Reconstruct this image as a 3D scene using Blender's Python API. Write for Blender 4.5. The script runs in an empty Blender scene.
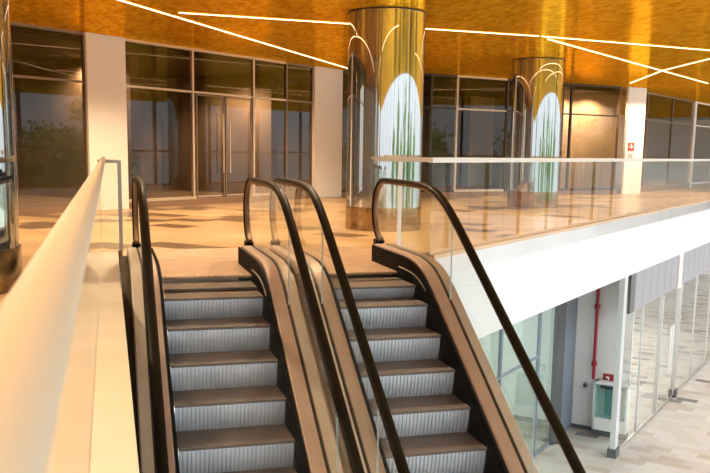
import bpy, bmesh, math, random
from math import sin, cos, pi, exp, log, sqrt
from mathutils import Vector, Matrix
random.seed(7)
S = bpy.context.scene
COL = S.collection

# ------------------------------------------------------------------ materials
def mat(name, color, rough=0.5, metal=0.0, emit=None, estr=0.0, spec=0.5):
    m = bpy.data.materials.new(name); m.use_nodes = True
    b = m.node_tree.nodes['Principled BSDF']
    b.inputs['Base Color'].default_value = (*color, 1)
    b.inputs['Roughness'].default_value = rough
    b.inputs['Metallic'].default_value = metal
    b.inputs['Specular IOR Level'].default_value = spec
    if emit:
        b.inputs['Emission Color'].default_value = (*emit, 1)
        b.inputs['Emission Strength'].default_value = estr
    return m
def nd(m, kind, **kw):
    n = m.node_tree.nodes.new(kind)
    for k, v in kw.items():
        if k in n.inputs: n.inputs[k].default_value = v
        else: setattr(n, k, v)
    return n
def lk(m, a, b): m.node_tree.links.new(a, b)
def bsdf(m): return m.node_tree.nodes['Principled BSDF']
def noise_var(m, c1, c2, scale, detail=3, stretch=(1, 1, 1), bump=0.0, dist=0.01):
    tc = nd(m, 'ShaderNodeTexCoord'); mp = nd(m, 'ShaderNodeMapping'); mp.inputs['Scale'].default_value = stretch
    lk(m, tc.outputs['Object'], mp.inputs['Vector'])
    n = nd(m, 'ShaderNodeTexNoise', Scale=scale, Detail=detail); lk(m, mp.outputs[0], n.inputs['Vector'])
    r = nd(m, 'ShaderNodeValToRGB'); r.color_ramp.elements[0].color = (*c1, 1); r.color_ramp.elements[1].color = (*c2, 1)
    r.color_ramp.elements[0].position = .35; r.color_ramp.elements[1].position = .65
    lk(m, n.outputs['Fac'], r.inputs['Fac']); lk(m, r.outputs['Color'], bsdf(m).inputs['Base Color'])
    if bump:
        b = nd(m, 'ShaderNodeBump', Strength=bump, Distance=dist); lk(m, n.outputs['Fac'], b.inputs['Height'])
        lk(m, b.outputs['Normal'], bsdf(m).inputs['Normal'])
    return m
def glass(name, tint=(0.93, 0.96, 0.95), ior=1.5, boost=1.0, rough=0.0):
    m = bpy.data.materials.new(name); m.use_nodes = True
    nt = m.node_tree; nt.nodes.clear()
    out = nd(m, 'ShaderNodeOutputMaterial'); mix = nd(m, 'ShaderNodeMixShader')
    tr = nd(m, 'ShaderNodeBsdfTransparent', Color=(*tint, 1)); gl = nd(m, 'ShaderNodeBsdfGlossy', Roughness=rough)
    gl.inputs['Color'].default_value = (boost, boost, boost, 1)
    fr = nd(m, 'ShaderNodeFresnel', IOR=ior)
    ge = nd(m, 'ShaderNodeNewGeometry'); sb = nd(m, 'ShaderNodeMath'); sb.operation = 'SUBTRACT'; sb.inputs[0].default_value = 1
    mu = nd(m, 'ShaderNodeMath'); mu.operation = 'MULTIPLY'   # one reflection per sheet: only its front face mirrors
    lk(m, ge.outputs['Backfacing'], sb.inputs[1]); lk(m, sb.outputs[0], mu.inputs[0]); lk(m, fr.outputs[0], mu.inputs[1])
    lk(m, mu.outputs[0], mix.inputs[0]); lk(m, tr.outputs[0], mix.inputs[1]); lk(m, gl.outputs[0], mix.inputs[2])
    lk(m, mix.outputs[0], out.inputs['Surface'])
    return m
def tile_mat(name, ang, sx, sy, ramp, grout, rough, gap=0.012):
    """rectangular tiles in courses with a random tone for each tile"""
    m = mat(name, (.5, .4, .3), rough); N = m.node_tree.nodes
    tc = nd(m, 'ShaderNodeTexCoord'); mp = nd(m, 'ShaderNodeMapping')
    mp.inputs['Rotation'].default_value = (0, 0, ang); lk(m, tc.outputs['Object'], mp.inputs['Vector'])
    sp = nd(m, 'ShaderNodeSeparateXYZ'); lk(m, mp.outputs[0], sp.inputs[0])
    def M(op, a, b=None, c=None):
        n = nd(m, 'ShaderNodeMath'); n.operation = op
        for i, v in enumerate((a, b, c)):
            if v is None: continue
            if isinstance(v, (int, float)): n.inputs[i].default_value = v
            else: lk(m, v, n.inputs[i])
        return n.outputs[0]
    v = M('DIVIDE', sp.outputs['Y'], sy); row = M('FLOOR', v)
    off = M('MULTIPLY', M('FRACT', M('MULTIPLY', row, .37)), 1.0)
    uu = M('ADD', M('DIVIDE', sp.outputs['X'], sx), off); colm = M('FLOOR', uu)
    cb = nd(m, 'ShaderNodeCombineXYZ'); lk(m, colm, cb.inputs[0]); lk(m, row, cb.inputs[1])
    wn = nd(m, 'ShaderNodeTexWhiteNoise'); wn.noise_dimensions = '2D'; lk(m, cb.outputs[0], wn.inputs['Vector'])
    r = nd(m, 'ShaderNodeValToRGB'); r.color_ramp.interpolation = 'CONSTANT'
    e = r.color_ramp.elements
    while len(e) < len(ramp): e.new(.5)
    for i, (p, c) in enumerate(ramp): e[i].position = p; e[i].color = (*c, 1)
    lk(m, wn.outputs['Value'], r.inputs['Fac'])
    fu = M('FRACT', uu); fv = M('FRACT', v)
    g = M('MINIMUM', M('MULTIPLY', M('MINIMUM', fu, M('SUBTRACT', 1.0, fu)), sx), M('MULTIPLY', M('MINIMUM', fv, M('SUBTRACT', 1.0, fv)), sy))
    gm = M('LESS_THAN', g, gap / 2)
    ns = nd(m, 'ShaderNodeTexNoise', Scale=3.0, Detail=4); lk(m, mp.outputs[0], ns.inputs['Vector'])
    mx0 = nd(m, 'ShaderNodeMix'); mx0.data_type = 'RGBA'; mx0.blend_type = 'MULTIPLY'
    mx0.inputs[0].default_value = .25; lk(m, r.outputs['Color'], mx0.inputs[6]); lk(m, ns.outputs['Color'], mx0.inputs[7])
    mx = nd(m, 'ShaderNodeMix'); mx.data_type = 'RGBA'; lk(m, gm, mx.inputs[0]); lk(m, mx0.outputs[2], mx.inputs[6])
    mx.inputs[7].default_value = (*grout, 1)
    lk(m, mx.outputs[2], bsdf(m).inputs['Base Color'])
    bsdf(m).inputs['Specular IOR Level'].default_value = .32
    return m

PHI = 0.8354
M_ = {}
M_['floor'] = tile_mat('upper_tiles', PHI, 0.9, 0.6, [(0, (.54, .345, .17)), (.35, (.62, .405, .205)), (.62, (.48, .295, .14)), (.82, (.17, .095, .045))], (.5, .34, .18), .28)
M_['lowfloor'] = tile_mat('lower_tiles', PHI, 0.62, 0.34, [(0, (.58, .52, .455)), (.35, (.63, .575, .515)), (.74, (.50, .42, .345)), (.925, (.20, .185, .17))], (.5, .45, .4), .4)
M_['white'] = mat('white_panel', (.75, .77, .80), .45)
M_['wallwhite'] = mat('white_paint', (.80, .79, .77), .6)
M_['cream'] = mat('cream_stone_cladding', (.87, .82, .74), .35)
M_['stone'] = noise_var(mat('plinth_stone', (.7, .62, .5), .3), (.68, .58, .46), (.74, .64, .52), 2.5)
M_['railwood'] = mat('pale_rail', (.70, .60, .45), .35)
M_['capwood'] = mat('pale_wood_cap', (.60, .42, .25), .4)
M_['capcream'] = mat('cream_cap', (.80, .74, .66), .4)
M_['rubber'] = mat('black_rubber', (.008, .006, .004), .42, 0, None, 0, .09)
M_['guide'] = mat('bronze_guide', (.26, .16, .10), .45, .6)
M_['deck'] = noise_var(mat('copper_deck', (.5, .33, .24), .5, .45), (.37, .275, .22), (.42, .31, .25), 3, bump=.02)
M_['deck2'] = noise_var(mat('taupe_deck', (.42, .35, .29), .5, .4), (.46, .40, .34), (.51, .45, .385), 3)
M_['black'] = mat('black_skirt', (.010, .009, .009), .7, 0, None, 0, .08)
M_['umber'] = mat('dark_umber_panel', (.06, .04, .028), .6, 0, None, 0, .15)
M_['slit'] = mat('black_gasket', (.01, .008, .008), .5)
M_['joint'] = mat('glass_edge', (.35, .42, .42), .4)
M_['silver'] = mat('brushed_steel', (.72, .72, .72), .3, 1)
M_['frame'] = mat('grey_frame_steel', (.40, .42, .43), .45, .4)
M_['post'] = mat('pale_grey_post', (.52, .54, .54), .45)
M_['riser'] = noise_var(mat('riser_aluminium', (.5, .53, .58), .42, .35), (.50, .535, .58), (.57, .60, .64), 5)
M_['tread'] = mat('tread_metal', (.15, .115, .092), .5, .3)
M_['plate'] = noise_var(mat('landing_plate', (.42, .28, .17), .5, .4), (.38, .25, .15), (.46, .31, .19), 3)
M_['truss'] = mat('truss_cladding', (.33, .29, .25), .45, .4)
M_['chrome'] = mat('mirror_steel', (.52, .54, .57), .03, .91)
M_['seam'] = mat('dark_seam', (.05, .04, .03), .4, .5)
M_['colbase'] = noise_var(mat('bronze_base', (.3, .19, .09), .16, .85), (.24, .15, .07), (.42, .28, .14), 9, bump=.05)
M_['darkframe'] = mat('dark_bronze_frame', (.055, .04, .03), .4, .4)
M_['lightframe'] = mat('champagne_frame', (.62, .50, .38), .35, .5)
M_['midframe'] = mat('brown_door_frame', (.22, .16, .11), .4, .3)
M_['soffit'] = mat('dark_soffit', (.05, .035, .025), .7)
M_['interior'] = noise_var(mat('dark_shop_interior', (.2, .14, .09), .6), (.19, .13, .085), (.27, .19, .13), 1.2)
M_['interior_tan'] = noise_var(mat('tan_shop_wall', (.42, .32, .22), .6), (.54, .42, .29), (.62, .49, .35), .8)
M_['shopfloor'] = mat('shop_screed', (.25, .18, .12), .5)
M_['brick'] = mat('brown_curb', (.24, .15, .09), .6)
M_['glass'] = glass('clear_guard_glass', (.94, .965, .95), 1.17)
M_['escglass'] = glass('escalator_glass', (.94, .945, .92), 1.35)
M_['shopglass'] = glass('shop_glass', (.78, .72, .64), 1.46)
M_['tealglass'] = glass('pale_teal_glass', (.78, .89, .88), 1.5)
M_['clearlow'] = glass('clear_shop_glass', (.95, .98, .975), 1.9)
M_['greypanel'] = mat('grey_bulkhead', (.29, .29, .32), .5)
M_['bluegrey'] = mat('blue_grey_panel', (.20, .23, .28), .45)
M_['dkgrey'] = mat('charcoal_post', (.09, .09, .1), .5)
M_['red'] = mat('red_paint', (.32, .006, .016), .45)
M_['redsign'] = mat('red_sign_face', (.60, .05, .03), .45)
M_['signwhite'] = mat('sign_white', (.9, .88, .85), .5)
M_['printgrey'] = mat('grey_print', (.35, .32, .3), .6)
M_['hose'] = mat('hose_teal', (.2, .38, .36), .6)
M_['led'] = mat('warm_led', (1, .8, .55), .5, 0, (1.0, .70, .40), 4.5)
M_['bark'] = noise_var(mat('bark', (.2, .14, .1), .9), (.12, .09, .06), (.25, .19, .13), 8)
M_['leaf'] = noise_var(mat('leaves', (.12, .25, .06), .6), (.07, .17, .03), (.22, .38, .11), 2.2)
M_['pave'] = noise_var(mat('paving', (.55, .53, .5), .8), (.5, .48, .45), (.6, .58, .55), .5)
M_['lamp'] = mat('lamp_lens', (1, .8, .6), .4, 0, (1, .7, .4), 8)

def ceiling_mat():
    """gold lacquered sheet: a coloured sheen over a gold diffuse coat, finely hammered"""
    m = bpy.data.materials.new('gold_ceiling'); m.use_nodes = True; m.node_tree.nodes.clear()
    out = nd(m, 'ShaderNodeOutputMaterial'); mix = nd(m, 'ShaderNodeMixShader'); mix.inputs[0].default_value = .58
    df_ = nd(m, 'ShaderNodeBsdfDiffuse'); gl = nd(m, 'ShaderNodeBsdfGlossy', Roughness=.13)
    tc = nd(m, 'ShaderNodeTexCoord')
    mp = nd(m, 'ShaderNodeMapping'); mp.inputs['Rotation'].default_value = (0, 0, .3); mp.inputs['Scale'].default_value = (1, .4, 1)
    lk(m, tc.outputs['Object'], mp.inputs['Vector'])
    n = nd(m, 'ShaderNodeTexNoise', Scale=9.0, Detail=3); lk(m, mp.outputs[0], n.inputs['Vector'])
    n2 = nd(m, 'ShaderNodeTexNoise', Scale=22.0, Detail=2); lk(m, mp.outputs[0], n2.inputs['Vector'])
    r = nd(m, 'ShaderNodeValToRGB')
    r.color_ramp.elements[0].position = .36; r.color_ramp.elements[0].color = (.68, .31, .013, 1)
    r.color_ramp.elements[1].position = .62; r.color_ramp.elements[1].color = (.96, .50, .030, 1)
    lk(m, n.outputs['Fac'], r.inputs['Fac']); lk(m, r.outputs[0], df_.inputs['Color']); lk(m, r.outputs[0], gl.inputs['Color'])
    b = nd(m, 'ShaderNodeBump', Strength=.10, Distance=.008); lk(m, n2.outputs['Fac'], b.inputs['Height'])
    lk(m, b.outputs[0], gl.inputs['Normal'])
    lk(m, df_.outputs[0], mix.inputs[1]); lk(m, gl.outputs[0], mix.inputs[2]); lk(m, mix.outputs[0], out.inputs['Surface'])
    return m
M_['ceiling'] = ceiling_mat()
def chrome_wave(m):
    tc = nd(m, 'ShaderNodeTexCoord'); mp = nd(m, 'ShaderNodeMapping'); mp.inputs['Scale'].default_value = (2.2, 2.2, .12)
    lk(m, tc.outputs['Object'], mp.inputs['Vector'])
    n = nd(m, 'ShaderNodeTexNoise', Scale=1.6, Detail=1); lk(m, mp.outputs[0], n.inputs['Vector'])
    b = nd(m, 'ShaderNodeBump', Strength=.05, Distance=.03); lk(m, n.outputs['Fac'], b.inputs['Height'])
    lk(m, b.outputs[0], bsdf(m).inputs['Normal'])
chrome_wave(M_['chrome'])
def groove(m, scale):
    tc = nd(m, 'ShaderNodeTexCoord'); w = nd(m, 'ShaderNodeTexWave', Scale=scale); w.bands_direction = 'X'
    lk(m, tc.outputs['Object'], w.inputs['Vector'])
    b = nd(m, 'ShaderNodeBump', Strength=.5, Distance=.006); lk(m, w.outputs['Fac'], b.inputs['Height'])
    lk(m, b.outputs[0], bsdf(m).inputs['Normal'])
groove(M_['tread'], 18)

# ------------------------------------------------------------------ mesh tools
class MB:
    def __init__(s): s.bm = bmesh.new()
    def box(s, c, d, rz=0.0):
        """box of size d centred at c, turned by rz"""
        R = Matrix.Rotation(rz, 4, 'Z')
        vs = []
        for x in (-.5, .5):
            for y in (-.5, .5):
                for z in (-.5, .5):
                    vs.append(s.bm.verts.new(Vector(c) + R @ Vector((x*d[0], y*d[1], z*d[2]))))
        for f in ((0,1,3,2),(4,6,7,5),(0,4,5,1),(2,3,7,6),(0,2,6,4),(1,5,7,3)):
            s.bm.faces.new([vs[i] for i in f])
        return s
    def bar(s, a, b, w, z0, z1):
        """upright slab from plan point a to b, thickness w, z0..z1"""
        a = Vector((a[0], a[1])); b = Vector((b[0], b[1])); d = b - a
        c = (a + b) / 2
        return s.box((c.x, c.y, (z0+z1)/2), (d.length, w, z1-z0), math.atan2(d.y, d.x))
    def prism(s, pts, z0, z1):
        lo = [s.bm.verts.new((x, y, z0)) for x, y in pts]; hi = [s.bm.verts.new((x, y, z1)) for x, y in pts]
        n = len(pts)
        s.bm.faces.new(lo[::-1]); s.bm.faces.new(hi)
        for i in range(n): s.bm.faces.new((lo[i], lo[(i+1)%n], hi[(i+1)%n], hi[i]))
        return s
    def cyl(s, c, r, z0, z1, n=32, r2=None, a0=0.0):
        r2 = r if r2 is None else r2
        lo = [s.bm.verts.new((c[0]+r*cos(a0+2*pi*i/n), c[1]+r*sin(a0+2*pi*i/n), z0)) for i in range(n)]
        hi = [s.bm.verts.new((c[0]+r2*cos(a0+2*pi*i/n), c[1]+r2*sin(a0+2*pi*i/n), z1)) for i in range(n)]
        for i in range(n): s.bm.faces.new((lo[i], lo[(i+1)%n], hi[(i+1)%n], hi[i])).smooth = True
        s.bm.faces.new([s.bm.verts.new(v.co) for v in lo[::-1]]); s.bm.faces.new([s.bm.verts.new(v.co) for v in hi])
        return s
    def tube(s, pts, r, n=12):
        pts = [Vector(p) for p in pts]; rings = []
        for i, p in enumerate(pts):
            t = (pts[min(i+1, len(pts)-1)] - pts[max(i-1, 0)]).normalized()
            up = Vector((0, 0, 1)) if abs(t.z) < .95 else Vector((1, 0, 0))
            a = t.cross(up).normalized(); b = a.cross(t).normalized()
            rings.append([s.bm.verts.new(p + a*r*cos(2*pi*k/n) + b*r*sin(2*pi*k/n)) for k in range(n)])
        for i in range(len(rings)-1):
            for k in range(n):
                s.bm.faces.new((rings[i][k], rings[i][(k+1)%n], rings[i+1][(k+1)%n], rings[i+1][k])).smooth = True
        for rg in (rings[0][::-1], rings[-1]): s.bm.faces.new([s.bm.verts.new(v.co) for v in rg])
        return s
    def sweep(s, X, path, prof, smooth=False):
        """profile (dx, dn) swept along a path of (y, z) in the plane X = const"""
        rings = []
        for i, (y, z) in enumerate(path):
            y0, z0 = path[max(i-1, 0)]; y1, z1 = path[min(i+1, len(path)-1)]
            L = sqrt((y1-y0)**2 + (z1-z0)**2) or 1; ny, nz = -(z1-z0)/L, (y1-y0)/L
            rings.append([s.bm.verts.new((X+dx, y+ny*dn, z+nz*dn)) for dx, dn in prof])
        n = len(prof)
        for i in range(len(rings)-1):
            for k in range(n):
                f = s.bm.faces.new((rings[i][k], rings[i][(k+1)%n], rings[i+1][(k+1)%n], rings[i+1][k])); f.smooth = smooth
        for rg in (rings[0][::-1], rings[-1]): s.bm.faces.new([s.bm.verts.new(v.co) for v in rg])
        return s
    def strip(s, X, w, top, bot):
        """solid wall of thickness w at X between two (y, z) lines of equal length"""
        V = [[s.bm.verts.new((X+dx, *p)) for p in line] for dx in (-w/2, w/2) for line in (top, bot)]
        n = len(top)
        for i in range(n-1):
            for a, b in ((0, 1), (3, 2), (1, 3), (2, 0)):
                s.bm.faces.new((V[a][i], V[a][i+1], V[b][i+1], V[b][i]))
        for i in (0, n-1): s.bm.faces.new((V[0][i], V[1][i], V[3][i], V[2][i]))
        return s
    def build(s, name, m, parent=None, bevel=0.0):
        bm = s.bm
        bmesh.ops.recalc_face_normals(bm, faces=bm.faces[:])
        org = Vector((0, 0, 0))
        me = bpy.data.meshes.new(name)
        if parent is not None: org = parent.matrix_world_loc
        bm.to_mesh(me); bm.free()
        me.materials.append(m)
        o = bpy.data.objects.new(name, me); COL.objects.link(o)
        if parent is not None:
            o.parent = parent['o']
            base = parent['base']
            me.transform(Matrix.Translation(-base))
        if bevel:
            b = o.modifiers.new('bevel', 'BEVEL'); b.width = bevel; b.segments = 2; b.limit_method = 'ANGLE'
        return o

class Node(dict):
    """an object with its base point, so that parts are written in world coordinates"""
    @property
    def matrix_world_loc(s): return s['base']
def thing(name, base, label, cat, group=None):
    o = bpy.data.objects.new(name, None); COL.objects.link(o); o.location = base; o.empty_display_size = .2
    o['label'] = label; o['category'] = cat
    if group: o['group'] = group
    return Node(o=o, base=Vector(base))
def sub(o, parent):           # let a built part carry sub-parts
    return Node(o=o, base=parent['base'])
def struct(name, mb, m, bevel=0.0, label=None, cat=None):
    o = mb.build(name, m, None, bevel); o['kind'] = 'structure'
    if label: o['label'] = label
    if cat: o['category'] = cat
    return Node(o=o, base=Vector((0, 0, 0)))
def tag(o, label, cat, group=None):
    o['label'] = label; o['category'] = cat
    if group: o['group'] = group
    return o

# plan frame of the gallery edge: t along it, n into the upper floor
T = Vector((sin(PHI), cos(PHI))); N = Vector((-cos(PHI), sin(PHI))); OA = Vector((4.2, 11.0))
def fr(t, n): v = OA + T*t + N*n; return (v.x, v.y)
ZL = -6.0; ZC = 3.85; SOF = -1.43

# ------------------------------------------------------------------ setting
fl = MB().prism([(.093, -12), (.093, 12.3), (3.6, 12.3), (3.6, 11.0), (4.2, 11.0), fr(48, 0), fr(48, 20), fr(30, 30), (-14, 26), (-14, -12)], -.3, 0)
struct('floor', fl, M_['floor'], label='tan tiled upper floor with scattered dark tiles', cat='floor')
lf = MB().prism([fr(-40, -16), fr(60, -16), fr(60, 12), fr(-10, 12), fr(-40, 12)], ZL-.2, ZL)
struct('floor_lower', lf, M_['lowfloor'], label='pale stone tiled lower floor with a few dark tiles', cat='floor')
ce = MB().prism([fr(-34, -10.4), fr(50, -10.4), fr(50, 22), fr(20, 28), (-14, 30), (-14, -8)], ZC, ZC+.25)
struct('ceiling', ce, M_['ceiling'], label='glossy mottled gold ceiling', cat='ceiling')
# white fascia under the gallery edge, its returns and the soffit below
fa = MB().bar(fr(0, .06), fr(48, .06), .12, SOF, -.035)
struct('wall_fascia', fa, M_['white'], label='white fascia panel below the gallery glass', cat='wall')
struct('trim_1', MB().bar(fr(0, .03), fr(48, .03), .14, -.034, .02), M_['capwood'], label='pale wooden edge strip along the top of white fascia', cat='trim')
struct('wall_end', MB().bar((3.62, 11.06), (4.2, 11.06), .12, SOF, 0), M_['white'])
struct('ceiling_lower', MB().prism([fr(0, .12), fr(48, .12), fr(48, 9), fr(0, 9)], SOF, SOF+.2), M_['white'])
struct('wall_walkway', MB().box((-.02, 0, -.73), (.2, 24, 1.42)), M_['truss'])
struct('trim_2', MB().prism([(-.34, -10), (-.118, -10), (-.118, 11.9), (-.34, 11.9)], 0.001, .03), M_['stone'], .004, label='cream stone plinth strip left of seam under the near handrail', cat='trim')
struct('trim_3', MB().prism([(-.112, -10), (.093, -10), (.093, 11.9), (-.112, 11.9)], 0.001, .03), M_['stone'], .004, label='cream stone plinth strip between seam and left escalator', cat='trim')
struct('wall_left', MB().bar((-13.9, -10), (-13.9, 14), .2, 0, ZC), M_['interior_tan'])
struct('wall_right', MB().bar(fr(47.8, -10), fr(47.8, 18), .2, ZL, ZC), M_['wallwhite'])

# ------------------------------------------------------------------ escalators
SL = .65
def zn(y, k=.08, y0=8.78): 
    x = -SL*(y-y0)/k
    return -k*(x if x > 30 else log(1+exp(x)))
def zdeck(y):
    s = min(1, max(0, (y-8.2)/1.2)); s = s*s*(3-2*s)
    return zn(y, .1) + .165 + .065*s
def zrail(y): return zn(y, .13) + 1.05
YB = -.2
def frange(a, b, n): return [a+(b-a)*i/(n-1) for i in range(n)]
ys = [YB, 2, 4, 6, 7, 7.6] + frange(7.9, 9.9, 21) + [10.25, 10.62]
def rr(w, t, c):            # rounded rectangle profile
    return [(-w+c, -t), (w-c, -t), (w, -t+c), (w, t-c), (w-c, t), (-w+c, t), (-w, t-c), (-w, -t+c)]
def escalator(X0, YN, label, jmin):
    e = thing('escalator', (X0+.5, 9.5, 0), label, 'escalator', None)
    tags = [('left', -1), ('right', 1)]
    # steps
    for j in range(jmin, 21):
        y = YN - .4*j; z = min(zn(y), -.045); zb = min(zn(y-.4), -.045) if y-.4 > 0 else z-.26
        if z - zb < .004: zb = z - .02
        st = MB()
        st.box((X0+.5, y+.22, z-.012), (.992, .48, .024))
        so = sub(st.build('step', M_['tread'], e), e)
        so['o'].data.materials[0] = M_['tread']
        r = MB(); n = 27; prof = []
        for i in range(n):
            x0 = X0+.006+.988*i/n; w = .988/n
            prof += [(x0, 0), (x0+w*.5, 0), (x0+w*.60, .011), (x0+w*.92, .011)]
        prof.append((X0+.994, 0))
        rows = []
        for q in range(6):
            s_ = q/5
            rows.append([r.bm.verts.new((x, y + dy + .045*s_*s_ - .004*(1-s_), z - .002 + (zb - z - .005)*s_)) for x, dy in prof])
        for q in range(5):
            for i in range(len(prof)-1): r.bm.faces.new((rows[q][i], rows[q][i+1], rows[q+1][i+1], rows[q+1][i]))
        # pale nosing edge
        ro = r.build('riser', M_['riser'], so); ro['label'] = 'ribbed silver step riser'
    # skirts, decks, glass, handrails on both sides
    for side, sg in tags:
        XS = X0 + (0 if sg < 0 else 1)
        def prof(pts): return [(sg*a, d) for a, d in pts]
        dpath = [(y, zdeck(y)) for y in ys]
        sk_y = ys
        MB().strip(XS+sg*.022, .02, [(y, zdeck(y)-.012) for y in sk_y], [(y, zn(y)-.40) for y in sk_y]).build('skirt', M_['black'], e)
        by = [y for y in ys if 8.55 <= y <= 9.5]
        MB().sweep(XS, [(y, zn(y, .1)+.075+.01) for y in by], prof([(.0, -.006), (.012, -.006), (.012, .006), (.0, .006)])).build('skirt_trim', M_['silver'], e)
        MB().sweep(XS, dpath, prof([(.034, -.05), (.046, -.01), (.056, 0), (.172, 0), (.172, -.085)])).build('inner_deck', M_['deck'], e, 0)
        MB().sweep(XS, dpath, prof([(.172, -.05), (.172, -.008), (.208, -.008), (.208, -.05)])).build('glass_gasket', M_['slit'], e)
        MB().sweep(XS, dpath, prof([(.208, -.085), (.208, 0), (.30, 0), (.312, -.012), (.312, -.085)])).build('outer_deck', M_['deck2'], e)
        MB().strip(XS+sg*.30, .012, [(y, zdeck(y)-.08) for y in ys], [(y, max(zn(y, .3)-1.0, ZL)) for y in ys]).build('side_cladding', M_['truss'], e)
        nb = MB().box((XS+sg*.172, 10.12, .075), (.27, 1.0, .15))
        nb.build('newel_base', M_['umber'], e, .01)
        XH = XS + sg*.19
        # handrail path: incline, flat top, half circle back into the newel
        hp = [(y, zrail(y)) for y in ys if y < 10.5] + [(10.62, 1.05)]
        cy, cz, R = 10.68, .64, .41
        hp += [(cy + R*sin(a)*1.02, cz + R*cos(a)) for a in frange(0.12, pi*.93, 18)]
        MB().sweep(XH, hp, rr(.043, .021, .013), True).build('handrail', M_['rubber'], e)
        gp = []
        for i, (y, z) in enumerate(hp):
            y0, z0 = hp[max(i-1, 0)]; y1, z1 = hp[min(i+1, len(hp)-1)]; L = sqrt((y1-y0)**2+(z1-z0)**2)
            gp.append((y + (z1-z0)/L*.036, z - (y1-y0)/L*.036))
        MB().sweep(XH, gp, rr(.026, .018, .006), True).build('handrail_guide', M_['guide'], e)
        inl = MB().box((XH, 10.90, .20), (.11, .16, .13)); inl.build('handrail_inlet', M_['rubber'], e, .02)
        # glass panels with upright joints
        cuts = [YB, 2.0, 4.2, 6.4, 8.35, 9.9]
        inn = [(y, z) for y, z in gp]
        def top_at(y): return zrail(y) - .05
        for a, b in zip(cuts[:-1], cuts[1:]):
            yy = frange(a+.004, b-.004, 14)
            MB().strip(XH, .012, [(y, top_at(y)) for y in yy], [(y, zdeck(y)-.03) for y in yy]).build('glass_panel', M_['escglass'], e)
        for c_ in cuts[1:-1]:
            MB().strip(XH, .014, [(c_-.003, top_at(c_)), (c_+.003, top_at(c_))], [(c_-.003, zdeck(c_)), (c_+.003, zdeck(c_))]).build('glass_joint', M_['joint'], e)
        yy = frange(9.904, 11.03, 20); r2 = R-.05
        def tp(y): return .98 if y < cy else cz + sqrt(max(0, r2*r2-(y-cy)**2)) * .98/ .98
        def bt(y): return max(.20, (cz - sqrt(max(0, r2*r2-(y-cy)**2))) if y > cy else .20)
        MB().strip(XH, .012, [(y, tp(y)) for y in yy], [(y, bt(y)) for y in yy]).build('glass_panel', M_['escglass'], e)
    gx = ((.098, .19) if X0 < 1 else (1.812, 1.90))
    MB().sweep(0, dpath, [(gx[0], -.14), (gx[1], -.14), (gx[1], -.10), (gx[0], -.10)]).build('gap_cover', M_['umber'] if X0 < 1 else M_['deck2'], e)
    # landing: comb, floor plates
    cb = MB().box((X0+.5, 9.68, .004), (1.03, .22, .02))
    for i in range(38): cb.box((X0+.02+.96*i/37, 9.555, .0), (.012, .05, .016))
    cb.build('comb_plate', M_['plate'], e)
    for i in range(6): MB().cyl((X0+.1+.8*i/5, 9.62), .014, .014, .018, 10).build('comb_screw', M_['silver'], e)
    pl = MB().box((X0+.5, 10.46, .004), (1.69, 1.33, .018)); pl.build('floor_plate', M_['plate'], e)
    pl = MB().box((X0+.5, 11.72, .004), (1.69, 1.17, .018)); pl.build('floor_plate', M_['plate'], e)
    return e
escalator(.497, 8.7155, 'left brown escalator running beside the cream stone plinth', -1)
escalator(2.216, 8.907, 'right brown escalator rising beside the white fascia and gallery glass', -1)

# ------------------------------------------------------------------ guardrails
g = thing('glass_guardrail', (-.08, 11.9, 0), 'near glass guardrail with thick pale round handrail at left', 'guardrail')
MB().tube([(-.062, y, 1.255) for y in (-3, 0, 2, 5, 8, 11.85)], .031, 24).build('handrail', M_['railwood'], g)
for a, b in ((-3, -.7), (-.69, 1.8), (1.81, 4.3), (4.31, 6.8), (6.81, 9.3), (9.31, 11.85)):
    MB().box((-.115, (a+b)/2, .615), (.012, b-a-.01, 1.21)).build('glass_panel', M_['glass'], g)
po = MB().box((.135, 11.9, .64), (.05, .05, 1.20)).build('post', M_['frame'], g, .004)
MB().box((-.01, 11.9, 1.225), (.26, .05, .045)).build('top_rail', M_['frame'], g, .004)
MB().box((-.117, 11.9, .63), (.018, .05, 1.18)).build('edge_trim', M_['frame'], g)
MB().box((.0, 11.9, .62), (.21, .012, 1.16)).build('end_panel', M_['glass'], g)

g = thing('glass_guardrail', (4.2, 11.0, 0), 'long glass guardrail with flat pale cap above the white fascia', 'guardrail')
MB().bar((3.36, 11.0), (4.16, 11.0), .07, 1.275, 1.335).build('cap_return', M_['capwood'], g)
cp = MB(); cp.bar(fr(0, .06), fr(47.5, .06), .07, 1.265, 1.335)
cp.build('cap_rail', M_['capcream'], g)
MB().box((3.72, 11.0, .65), (.05, .03, 1.25)).build('post', M_['signwhite'], g)
MB().bar((3.75, 11.0), (4.17, 11.0), .014, .02, 1.27).build('glass_panel', M_['glass'], g)
t = .02; k = 0
while t < 47:
    w = 1.29
    MB().bar(fr(t, .06), fr(t+w-.012, .06), .016, .02, 1.265).build('glass_panel', M_['glass'], g)
    t += w
sh = MB().bar(fr(0, .06), fr(47.5, .06), .06, .02, .06)
sh.build('base_shoe', M_['capwood'], g)

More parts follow.
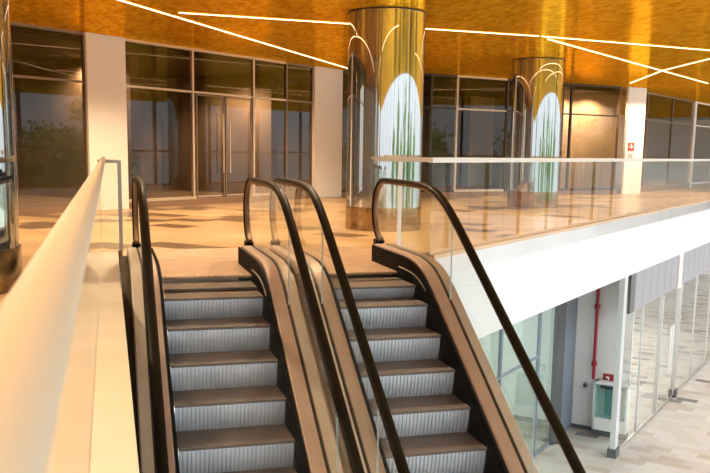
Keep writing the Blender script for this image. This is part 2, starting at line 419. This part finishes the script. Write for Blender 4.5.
# ------------------------------------------------------------------ mirrored columns
def column(c, r, label):
    e = thing('mirrored_column', (c[0], c[1], 0), label, 'column', None)
    MB().cyl(c, r+.012, 0.001, .42, 64).build('column_base', M_['colbase'], e, .01)
    MB().cyl(c, r, .42, ZC-.02, 96).build('column_shaft', M_['chrome'], e)
    sm = MB()
    for i in range(8):
        a = 2*pi*i/8+.35; sm.box((c[0]+(r)*cos(a), c[1]+(r)*sin(a), (.42+ZC-.05)/2), (.006, .012, ZC-.05-.44), a)
    sm.build('panel_seam', M_['seam'], e)
    MB().cyl(c, r+.012, ZC-.022, ZC-.001, 64).build('ceiling_ring', M_['seam'], e)
    return e
column((-1.56, 9.2), .685, 'mirrored steel column at far left cut by the frame, beside the near handrail')
column((4.86, 15.3), .685, 'large mirrored steel column behind the right escalator landing')
column((10.97, 21.3), .66, 'farther mirrored steel column seen above the long gallery guardrail')

# ------------------------------------------------------------------ ceiling light lines
def led(a, b, label):
    tag(MB().bar(a, b, .042, ZC-.012, ZC-.0005).build('light_strip', M_['led']), label, 'ceiling light')
led((-5.3, 7.27), (6.91, 25.58), 'warm ceiling light line running diagonally to the white pillar left of the big mirrored column')
led((1.30, 16.62), (8.74, 17.02), 'warm ceiling light line passing straight behind the large mirrored column')
led((8.82, 17.03), (20, 18.75), 'warm ceiling light line continuing right above the farther mirrored column')
led((9.15, 17.38), (19.5, 25.6), 'warm ceiling light line slanting down right past the farther mirrored column')
led((11.8, 13.2), (14.2, 17.75), 'warm ceiling light line out over the void at right edge')
led((14.45, 18.4), (15.475, 22.338), 'short warm ceiling light line at right, before the crossing of two lines')
led((15.542, 22.506), (17.2, 26.65), 'warm ceiling light line from the crossing to the white pillar with red sign')
led((-6, 3.0), (5.5, 12.6), 'warm ceiling light line above the escalator landing, reflected in the columns')

# ------------------------------------------------------------------ upper shopfronts
def lerp(a, b, s): return (a[0]+(b[0]-a[0])*s, a[1]+(b[1]-a[1])*s)
wn = [0]
def shop_run(a, b, cuts, mullion_m, depth_n, doors=(), first=0.15, transom=2.8, tw=.05):
    """glazed run from a to b; cuts are distances of mullions along it"""
    L = sqrt((b[0]-a[0])**2+(b[1]-a[1])**2)
    cuts = [0]+list(cuts)+[L]
    for i in range(len(cuts)-1):
        s0, s1 = cuts[i]/L, cuts[i+1]/L
        p, q = lerp(a, b, s0), lerp(a, b, s1)
        wn[0] += 1
        fm = MB(); 
        fm.bar(p, q, .08, first, first+.07); fm.bar(p, q, .06, transom-tw/2, transom+tw/2); fm.bar(p, q, .08, ZC-.06, ZC)
        fm.bar(p, lerp(p, q, .06/max(.2, (cuts[i+1]-cuts[i]))), .09, first, ZC)
        f = struct('window_%d' % wn[0], fm, mullion_m[i % len(mullion_m)])
        MB().bar(p, q, .012, first+.04, ZC-.04).build('pane', M_['shopglass'], f)
    return L
Wl0, Wl1 = (-9.0, 13.07), (6.90, 26.34)
def wl(x): s = (x-Wl0[0])/(Wl1[0]-Wl0[0]); return s*sqrt((Wl1[0]-Wl0[0])**2+(Wl1[1]-Wl0[1])**2)
lm, dm, mm = M_['lightframe'], M_['darkframe'], M_['midframe']
shop_run(Wl0, Wl1, [wl(-6), wl(-3.4), wl(-.48), wl(.36), wl(2.02), wl(3.77), wl(4.85), wl(5.82)], [dm, dm, mm, mm, lm, lm, lm, mm, mm], 1)
Wr0, Wr1, Wr2 = (9.8, 26.2), (17.8, 28.2), (40, 45.6)
shop_run(Wl1, Wr0, [1.5], [dm, dm], 1)
shop_run(Wr0, Wr1, [1.0, 3.05, 5.9], [dm, lm, dm, dm], 1)
shop_run(Wr1, Wr2, [3.1, 6.4, 9.65, 14, 19, 23], [mm, mm, mm, M_['signwhite'], mm, M_['signwhite'], mm], 1)
bb = 0
for a, b in ((Wl0, Wl1), (Wl1, Wr0), (Wr0, Wr1), (Wr1, Wr2)):
    bb += 1
    struct('baseboard_shopfront.%d' % bb if 0 else ('baseboard_left', 'baseboard_middle', 'baseboard_centre', 'baseboard_right')[bb-1], MB().bar(a, b, .14, 0, .15), M_['brick'])
# door leaves in the left run (the pair with long pulls)
dd = (Vector(Wl1)-Vector(Wl0)).normalized(); dn = Vector((dd.y, -dd.x))
p = Vector(Wl0)+dd*wl(2.1); q = Vector(Wl0)+dd*wl(3.7)
df = MB()
for s0, s1 in ((0, .49), (.51, 1)):
    u0, u1 = p.lerp(q, s0)+dn*.05, p.lerp(q, s1)+dn*.05
    df.bar(u0, u0.lerp(u1, .035), .03, .16, 2.75); df.bar(u1, u1.lerp(u0, .035), .03, .16, 2.75)
    df.bar(u0, u1, .03, 2.72, 2.75); df.bar(u0, u1, .03, .16, .20)
d1 = struct('door_1', df, M_['midframe'])
for s in (.44, .56):
    h = p.lerp(q, s)+dn*.12; MB().tube([(h.x, h.y, .8), (h.x, h.y, 2.3)], .02, 10).build('handle', M_['lightframe'], d1)
# white pillars standing in the shopfront
def pillar(a, b, th, nrm, label, m):
    v = Vector(nrm)*th/2
    mb = MB().bar((a[0]+v.x, a[1]+v.y), (b[0]+v.x, b[1]+v.y), th, 0, ZC)
    return tag(mb.build('white_pillar', m, None, .01), label, 'pillar', None)
pillar((-.46, 20.19), (.37, 20.88), .10, dn, 'cream pillar on shopfront behind the left guardrail end frame', M_['cream'])
pillar((5.82, 25.43), (6.90, 26.33), .10, dn, 'cream pillar on shopfront just left of the large mirrored column', M_['cream'])
rd = (Vector(Wr1)-Vector(Wr0)).normalized(); rn = Vector((rd.y, -rd.x))
pillar((18.12, 28.26), (19.02, 28.485), .10, rn, 'white pillar carrying a small red square sign at upper right', M_['signwhite'])
struct('trim_9', MB().bar(Vector(Wr1)+(Vector(Wr2)-Vector(Wr1)).normalized()*9.55, Vector(Wr1)+(Vector(Wr2)-Vector(Wr1)).normalized()*9.85, .16, 0, ZC), M_['signwhite'], label='tall white mullion in the shopfront at far right', cat='trim')
# red sign and grey lettering plate on that pillar
sg = thing('wall_sign', (18.6, 28.1, 1.6), 'small red square sign on the white pillar at upper right', 'sign')
c = Vector((18.32, 28.31)) + rn*.115
ang = math.atan2(rd.y, rd.x)
MB().box((c.x+.07*rd.x, c.y+.07*rd.y, 1.72), (.30, .02, .30), ang).build('sign_face', M_['redsign'], sg)
cc = c+rn*.012+rd*.07
mk = MB().box((cc.x, cc.y, 1.72), (.16, .012, .05), ang); mk.box((cc.x, cc.y, 1.74), (.05, .012, .16), ang); mk.build('sign_symbol', M_['signwhite'], sg)
tx = thing('wall_notice', (c.x, c.y, 1.5), 'grey printed lines below the red sign on white pillar', 'sign')
for r_ in range(2):
    lm_ = MB()
    for i in range(4 - r_):
        w_ = c+rn*.006+rd*(-.05+.075*i+.03*r_); lm_.box((w_.x, w_.y, 1.44-.09*r_), (.05, .008, .06), ang)
    lm_.build('print_line', M_['printgrey'], tx)

# shop interiors behind the glass
dl = -dn
I0 = [(Wl0[0]+dl.x*.1, Wl0[1]+dl.y*.1), (Wl1[0]+dl.x*.1, Wl1[1]+dl.y*.1), (Wl1[0]+dl.x*6, Wl1[1]+dl.y*6), (Wl0[0]+dl.x*6, Wl0[1]+dl.y*6)]
struct('floor_shop', MB().prism(I0, .001, .06), M_['shopfloor'])
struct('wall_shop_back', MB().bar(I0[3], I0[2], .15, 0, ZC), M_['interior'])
for nm, s in (('wall_partition_a', wl(-3.2)), ('wall_partition_b', wl(1.45)), ('wall_partition_c', wl(5.6))):
    a = Vector(Wl0)+dd*s; b_ = a+dl*5.9; a = a+dl*1.2
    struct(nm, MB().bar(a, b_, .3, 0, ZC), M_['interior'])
w = rn*-6
struct('floor_shop_right', MB().prism([(Wl1[0]+.05, Wl1[1]+.1), (Wr0[0], Wr0[1]+.1), (Wr1[0]-.1, Wr1[1]+.15), (Wr1[0]+w.x, Wr1[1]+w.y), (Wl1[0]+w.x, Wl1[1]+w.y)], .001, .06), M_['shopfloor'])
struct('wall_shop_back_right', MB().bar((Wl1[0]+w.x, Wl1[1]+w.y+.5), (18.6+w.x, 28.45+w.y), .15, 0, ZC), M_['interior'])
struct('wall_shop_tan', MB().bar((15.4, 28.9), (19.5, 29.9), .15, 0, ZC), M_['interior_tan'])
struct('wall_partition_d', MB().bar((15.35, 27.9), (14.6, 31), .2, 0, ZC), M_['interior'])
r2 = (Vector(Wr2)-Vector(Wr1)).normalized(); n2 = Vector((-r2.y, r2.x))
struct('wall_shop_far', MB().bar(Vector(Wr1)+n2*6, Vector(Wr2)+n2*6, .15, 0, ZC), M_['interior_tan'])
struct('floor_shop_far', MB().prism([Vector(Wr1)+n2*.2, Vector(Wr2)+n2*.2, Vector(Wr2)+n2*6, Vector(Wr1)+n2*6], .001, .06), M_['shopfloor'])

struct('ceiling_shop', MB().prism([(I0[0][0]+.02, I0[0][1]+.02), (I0[1][0]-.1, I0[1][1]), I0[2], I0[3]], 3.66, 3.84), M_['soffit'])
struct('ceiling_shop_right', MB().prism([(Wl1[0]+.05, Wl1[1]+.1), (Wr0[0], Wr0[1]+.12), (Wr1[0]-.1, Wr1[1]+.15), (Wr1[0]+w.x, Wr1[1]+w.y), (Wl1[0]+w.x, Wl1[1]+w.y)], 3.66, 3.84), M_['soffit'])
struct('ceiling_shop_far', MB().prism([Vector(Wr1)+n2*.2, Vector(Wr2)+n2*.2, Vector(Wr2)+n2*6, Vector(Wr1)+n2*6], 3.66, 3.84), M_['soffit'])

# ------------------------------------------------------------------ lower level shops
sn = .16
# corner post of the clear shopfront
f = struct('window_30', MB().box((*fr(10.52, sn), (ZL+SOF)/2), (.26, .13, SOF-ZL), pi/2-PHI), M_['post'], label='pale grey corner post of lower glass shopfront', cat='window')
MB().box((*fr(10.52, sn), ZL+.11), (.34, .22, .22), pi/2-PHI).build('post_foot', M_['dkgrey'], f)
for i, (a, b) in enumerate(((10.7, 12.6), (12.6, 14.6), (14.6, 17.0), (17.1, 19.6), (19.6, 22.2), (22.2, 25), (25, 28), (28, 31), (31, 35))):
    fm = MB().bar(fr(a, sn), fr(b, sn), .05, ZL, ZL+.07)
    fm.bar(fr(b-.03, sn), fr(b+.03, sn), .05, ZL, -2.45)
    f = struct('window_%d' % (31+i), fm, M_['silver'])
    MB().bar(fr(a, sn), fr(b, sn), .012, ZL+.05, -2.45).build('pane', M_['clearlow'], f)
# sturdier post with dark foot right of the door
f = struct('window_41', MB().box((*fr(17.05, sn), (ZL-2.45)/2), (.14, .14, -2.45-ZL), pi/2-PHI), M_['silver'])
MB().box((*fr(17.05, sn-.02), ZL+.12), (.26, .2, .24), pi/2-PHI).build('post_foot', M_['dkgrey'], f)
d2 = struct('door_2', MB().bar(fr(14.65, sn-.04), fr(14.75, sn-.04), .04, ZL+.08, -2.5).bar(fr(16.85, sn-.04), fr(16.95, sn-.04), .04, ZL+.08, -2.5), M_['silver'])
for t_ in (15.70, 16.0):
    h = fr(t_, sn-.1); MB().tube([(*h, -5.0), (*h, -3.55)], .03, 10).build('handle', M_['silver'], d2)
# ribbed grey bulkhead over the shopfront, with a cream joint
bh = MB()
t_ = 11.45; widths = []
while t_ < 40:
    bh.bar(fr(t_, sn-.03), fr(t_+.78, sn-.03), .05, -2.47, SOF); t_ += .80
struct('trim_4', bh, M_['greypanel'], label='ribbed grey bulkhead above lower glass shopfront', cat='trim')
struct('trim_5', MB().bar(fr(16.3, sn-.07), fr(16.75, sn-.07), .05, -2.5, SOF), M_['cream'], label='cream upright strip dividing the grey bulkhead', cat='trim')
struct('trim_6', MB().bar(fr(11.0, sn-.03), fr(11.44, sn-.03), .06, -2.47, SOF), M_['dkgrey'], label='charcoal end of the grey bulkhead by the corner post', cat='trim')
# recessed niche: white wall with services, grey panels, teal glass
struct('wall_niche', MB().bar(fr(12.3, .3), fr(12.3, 2.1), .1, ZL, SOF), M_['wallwhite'], label='white niche wall carrying red pipe on lower level', cat='wall')
struct('wall_panel', MB().bar(fr(11.05, 1.85), fr(12.28, 1.85), .1, ZL, SOF), M_['bluegrey'], label='blue grey panel wall beside the white niche wall', cat='wall')
struct('baseboard_niche', MB().bar(fr(12.24, .4), fr(12.24, 1.8), .03, ZL, ZL+.1), M_['dkgrey'])
edges = [2.2, 4.6, 7.0, 9.4]
for i, (a, b) in enumerate(zip(edges[:-1], edges[1:])):
    fm = MB().bar(fr(a, 1.8), fr(b, 1.8), .06, ZL, ZL+.08); fm.bar(fr(a, 1.8), fr(b, 1.8), .05, -3.5, -3.44); fm.bar(fr(b-.06, 1.8), fr(b, 1.8), .08, ZL, SOF)
    f = struct('window_%d' % (50+i), fm, M_['bluegrey'])
    MB().bar(fr(a, 1.8), fr(b, 1.8), .012, ZL+.08, SOF).build('pane', M_['tealglass'], f)
struct('trim_7', MB().bar(fr(10.45, 1.75), fr(11.0, 1.75), .12, ZL, SOF), M_['dkgrey'], label='charcoal post between teal glass and grey panels', cat='trim')
f = struct('window_54', MB().bar(fr(9.42, 1.8), fr(10.42, 1.8), .06, ZL, ZL+.08), M_['bluegrey'])
MB().bar(fr(9.42, 1.8), fr(10.42, 1.8), .012, ZL+.08, SOF).build('pane', M_['tealglass'], f)
# lower shop rooms
struct('wall_lower_back', MB().bar(fr(-6, 8.5), fr(46, 8.5), .15, ZL, SOF), M_['wallwhite'])
struct('wall_lower_divider', MB().bar(fr(12.45, 2.1), fr(12.45, 8.4), .12, ZL, SOF), M_['wallwhite'])
# fire hose cabinet against the niche wall
cab = thing('fire_hose_cabinet', (*fr(12.1, .75), ZL), 'white fire hose cabinet with glazed front below the red pipe', 'cabinet')
def cb_(mb, t0, n0, n1, z0, z1, th):  # slab facing the void along the niche wall
    return mb.bar(fr(t0, n0), fr(t0, n1), th, z0, z1)
A_, B_ = .24, 1.13
b = MB()
cb_(b, 12.2, A_, B_, ZL+.16, ZL+1.46, .03); cb_(b, 12.05, A_, A_+.05, ZL+.16, ZL+1.46, .33); cb_(b, 12.05, B_-.05, B_, ZL+.16, ZL+1.46, .33)
cb_(b, 12.05, A_, B_, ZL+1.40, ZL+1.46, .33); cb_(b, 12.05, A_, B_, ZL+.16, ZL+.5, .33)
b.build('body', M_['wallwhite'], cab)
cb_(MB(), 12.07, A_, B_, ZL, ZL+.16, .28).build('plinth', M_['dkgrey'], cab)
cb_(MB(), 11.885, A_+.03, B_-.03, ZL+.5, ZL+1.42, .01).build('glass_door', M_['tealglass'], cab)
hx = fr(12.03, .72)
hh = MB()
for k in range(5): hh.box((hx[0]+N.x*(.06*k-.12), hx[1]+N.y*(.06*k-.12), ZL+.92), (.05, .05, .75-.04*abs(k-2)), pi/2-PHI)
hh.build('folded_hose', M_['hose'], cab, .015)
cb_(MB(), 12.02, .45, .98, ZL+1.28, ZL+1.36, .12).build('hose_rack', M_['dkgrey'], cab)
pp = thing('fire_pipe', (*fr(12.12, 1.36), ZL+1.4), 'red vertical sprinkler pipe on the white niche wall', 'pipe')
px = fr(12.10, 1.22)
MB().tube([(*px, SOF-.001), (*px, -3.2), (*px, ZL+1.47)], .045, 14).build('pipe', M_['red'], pp)
for z in (-2.55, -4.1): MB().cyl(px, .075, z-.06, z+.06, 18).build('coupling', M_['red'], pp)
for z in (-2.75, -4.3): MB().bar(fr(12.15, 1.22), fr(12.235, 1.22), .05, z-.02, z+.02).build('bracket', M_['silver'], pp)
s2 = thing('wall_sign', (*fr(12.22, .95), -4.2), 'red fire sign on white wall above the hose cabinet', 'sign')
cb_(MB(), 12.235, .70, 1.00, -4.67, -4.37, .02).build('sign_face', M_['red'], s2)
m2 = MB(); cb_(m2, 12.222, .83, .87, -4.62, -4.44, .012); cb_(m2, 12.222, .80, .90, -4.62, -4.585, .012); cb_(m2, 12.222, .86, .92, -4.48, -4.44, .012)
m2.build('sign_symbol', M_['signwhite'], s2)
tag(MB().cyl((*fr(12.19, 1.46),), .05, -4.81, -4.71, 14).build('door_stop', M_['dkgrey']), 'small dark round fitting on the white niche wall left of pipe', 'fitting')

# ------------------------------------------------------------------ outside, beyond the open front of the hall
struct('floor_outside', MB().prism([fr(-70, -70), fr(90, -70), fr(90, -16.01), fr(-70, -16.01)], ZL-.3, ZL-.1), M_['pave'])
fac = MB()
for t_ in range(-30, 50, 4): fac.bar(fr(t_, -10.5), fr(t_+.12, -10.5), .15, ZL, ZC)
fac.bar(fr(-34, -10.5), fr(50, -10.5), .15, ZL+3.0, ZL+3.2); 
struct('window_60', fac, M_['dkgrey'])
def tree(x, y, h, label):
    e = thing('tree', (x, y, ZL-.1), label, 'tree', 'trees outside the open hall front')
    MB().tube([(x, y, ZL-.1), (x+.1, y, ZL+h*.3), (x, y+.1, ZL+h*.6)], .16, 10).build('trunk', M_['bark'], e)
    mb = MB(); rnd = random.Random(int(x*31+y*17))
    for k in range(46):
        a, b2, rr_ = rnd.random()*2*pi, math.acos(2*rnd.random()-1), rnd.random()**.5
        c = Vector((x+cos(a)*sin(b2)*rr_*h*.27, y+sin(a)*sin(b2)*rr_*h*.27, ZL+h*.66+cos(b2)*rr_*h*.32))
        for q in range(70):
            p = c + Vector((rnd.gauss(0, .38), rnd.gauss(0, .38), rnd.gauss(0, .3)))
            u_ = Vector((rnd.uniform(-1, 1), rnd.uniform(-1, 1), rnd.uniform(-1, 1))).normalized(); w_ = u_.orthogonal().normalized()
            l_ = .17+.1*rnd.random()
            mb.bm.faces.new([mb.bm.verts.new(p+d_) for d_ in (-u_*l_, w_*l_*.45, u_*l_, -w_*l_*.45)])
    mb.build('foliage', M_['leaf'], e)
for i, (t_, n_, h) in enumerate(((-14, -24, 9), (-8, -27, 11), (-1, -23, 8.5), (4, -28, 11.5), (11, -24, 9.5), (17, -27, 10), (24, -24, 9), (31, -28, 11))):
    tree(*fr(t_, n_), h, 'leafy green tree outside the open hall front, seen only in reflections')

# ------------------------------------------------------------------ added fill lights
def area(name, loc, size, power, color, rot=(0, 0, 0), sy=None):
    l = bpy.data.lights.new(name, 'AREA'); l.energy = power; l.color = color; l.size = size
    if sy: l.shape = 'RECTANGLE'; l.size_y = sy
    o = bpy.data.objects.new(name, l); o.location = loc; o.rotation_euler = rot; COL.objects.link(o)
    return o
def spot(loc, power, color, ang=2.4, rad=.06):  # unseen spot added as fill, without a fitting
    l = bpy.data.lights.new('fill_spot', 'SPOT'); l.energy = power; l.color = color; l.spot_size = ang; l.spot_blend = .6; l.shadow_soft_size = rad
    o = bpy.data.objects.new('fill_spot', l); o.location = loc; COL.objects.link(o)
WARM = (1.0, .76, .49)
for x, y in ((-2.5, 4), (-2.5, 8), (-3, 12.5), (1.2, 13.5), (3.2, 12.6), (7.3, 14.6), (11, 17.5), (-3.5, 0), (2.2, 18.5), (7.2, 20.5), (-4.2, 15.5), (.4, 17.2), (4.9, 21.4), (12.5, 23.5), (16, 24), (19, 27.2), (22, 28)):
    spot((x, y, ZC-.03), 680, WARM)  # added warm fill over floor and pillars; the ceiling has no such fittings
for x, y in ((-1.3, .4), (-1.4, 2.6), (-1.4, 5.5)):
    spot((x, y, ZC-.03), 300, (1, .70, .40), 1.7)  # added warm spots to brighten the near handrail and plinth
for t_, n_, pw in ((3, 4.5, 260), (8, 4.5, 260), (14.5, 4, 240), (19, 4, 240), (25, 4, 240)):
    area('shop_fill', (*fr(t_, n_), SOF-.05), 1.6, pw, (1, .97, .92))  # unseen area lights added to brighten the lower shop rooms
for x, y, pw in ((15.95, 28.25, 420), (17.3, 28.6, 420), (-.5, 23.5, 750), (3.2, 26, 750), (6.2, 28.5, 500), (11, 29, 450), (-4.2, 19.5, 600), (24.5, 37, 700), (21, 34, 600), (28, 40, 500)):
    spot((x, y, 3.6), pw, (1, .75, .5), 2.7)  # unseen spots added to brighten the upper shop interiors

# ------------------------------------------------------------------ sky
w = bpy.data.worlds.new('sky'); S.world = w; w.use_nodes = True
nt = w.node_tree; bg = nt.nodes['Background']
tc = nt.nodes.new('ShaderNodeTexCoord'); sp = nt.nodes.new('ShaderNodeSeparateXYZ'); rp = nt.nodes.new('ShaderNodeValToRGB')
nt.links.new(tc.outputs['Generated'], sp.inputs[0]); nt.links.new(sp.outputs['Z'], rp.inputs['Fac'])
re_ = rp.color_ramp.elements
re_[0].position = 0; re_[0].color = (.22, .235, .235, 1)
re_[1].position = .55; re_[1].color = (.90, .95, 1, 1)
e_ = re_.new(.09); e_.color = (.27, .29, .29, 1)
e_ = re_.new(.22); e_.color = (.86, .91, .96, 1)
nt.links.new(rp.outputs[0], bg.inputs['Color']); bg.inputs['Strength'].default_value = 6.5

# ------------------------------------------------------------------ camera
cam = bpy.data.cameras.new('camera'); co = bpy.data.objects.new('camera', cam); COL.objects.link(co)
yaw, pit, roll = .2763, .1503, .0153
fwd = Vector((sin(yaw)*cos(pit), cos(yaw)*cos(pit), -sin(pit))); rt = Vector((cos(yaw), -sin(yaw), 0)); up = rt.cross(fwd)
r2_ = rt*cos(roll)+up*sin(roll); u2_ = -rt*sin(roll)+up*cos(roll)
R = Matrix((r2_, u2_, -fwd)).transposed().to_4x4(); R.translation = (0, 0, 1.4)
co.matrix_world = R
cam.sensor_width = 36; cam.lens = 36*868.232/710; cam.shift_y = (282.92-236.5)/710
cam.clip_start = .05; cam.clip_end = 300
cam.dof.use_dof = True; cam.dof.focus_distance = 9.5; cam.dof.aperture_fstop = 9
S.camera = co
vs = S.view_settings; vs.view_transform = 'Standard'; vs.look = 'None'; vs.exposure = 0; vs.gamma = 1; vs.use_curve_mapping = False
S.cycles.max_bounces = 14; S.cycles.transparent_max_bounces = 24; S.cycles.glossy_bounces = 6; S.cycles.caustics_reflective = False
S.cycles.sample_clamp_indirect = 6
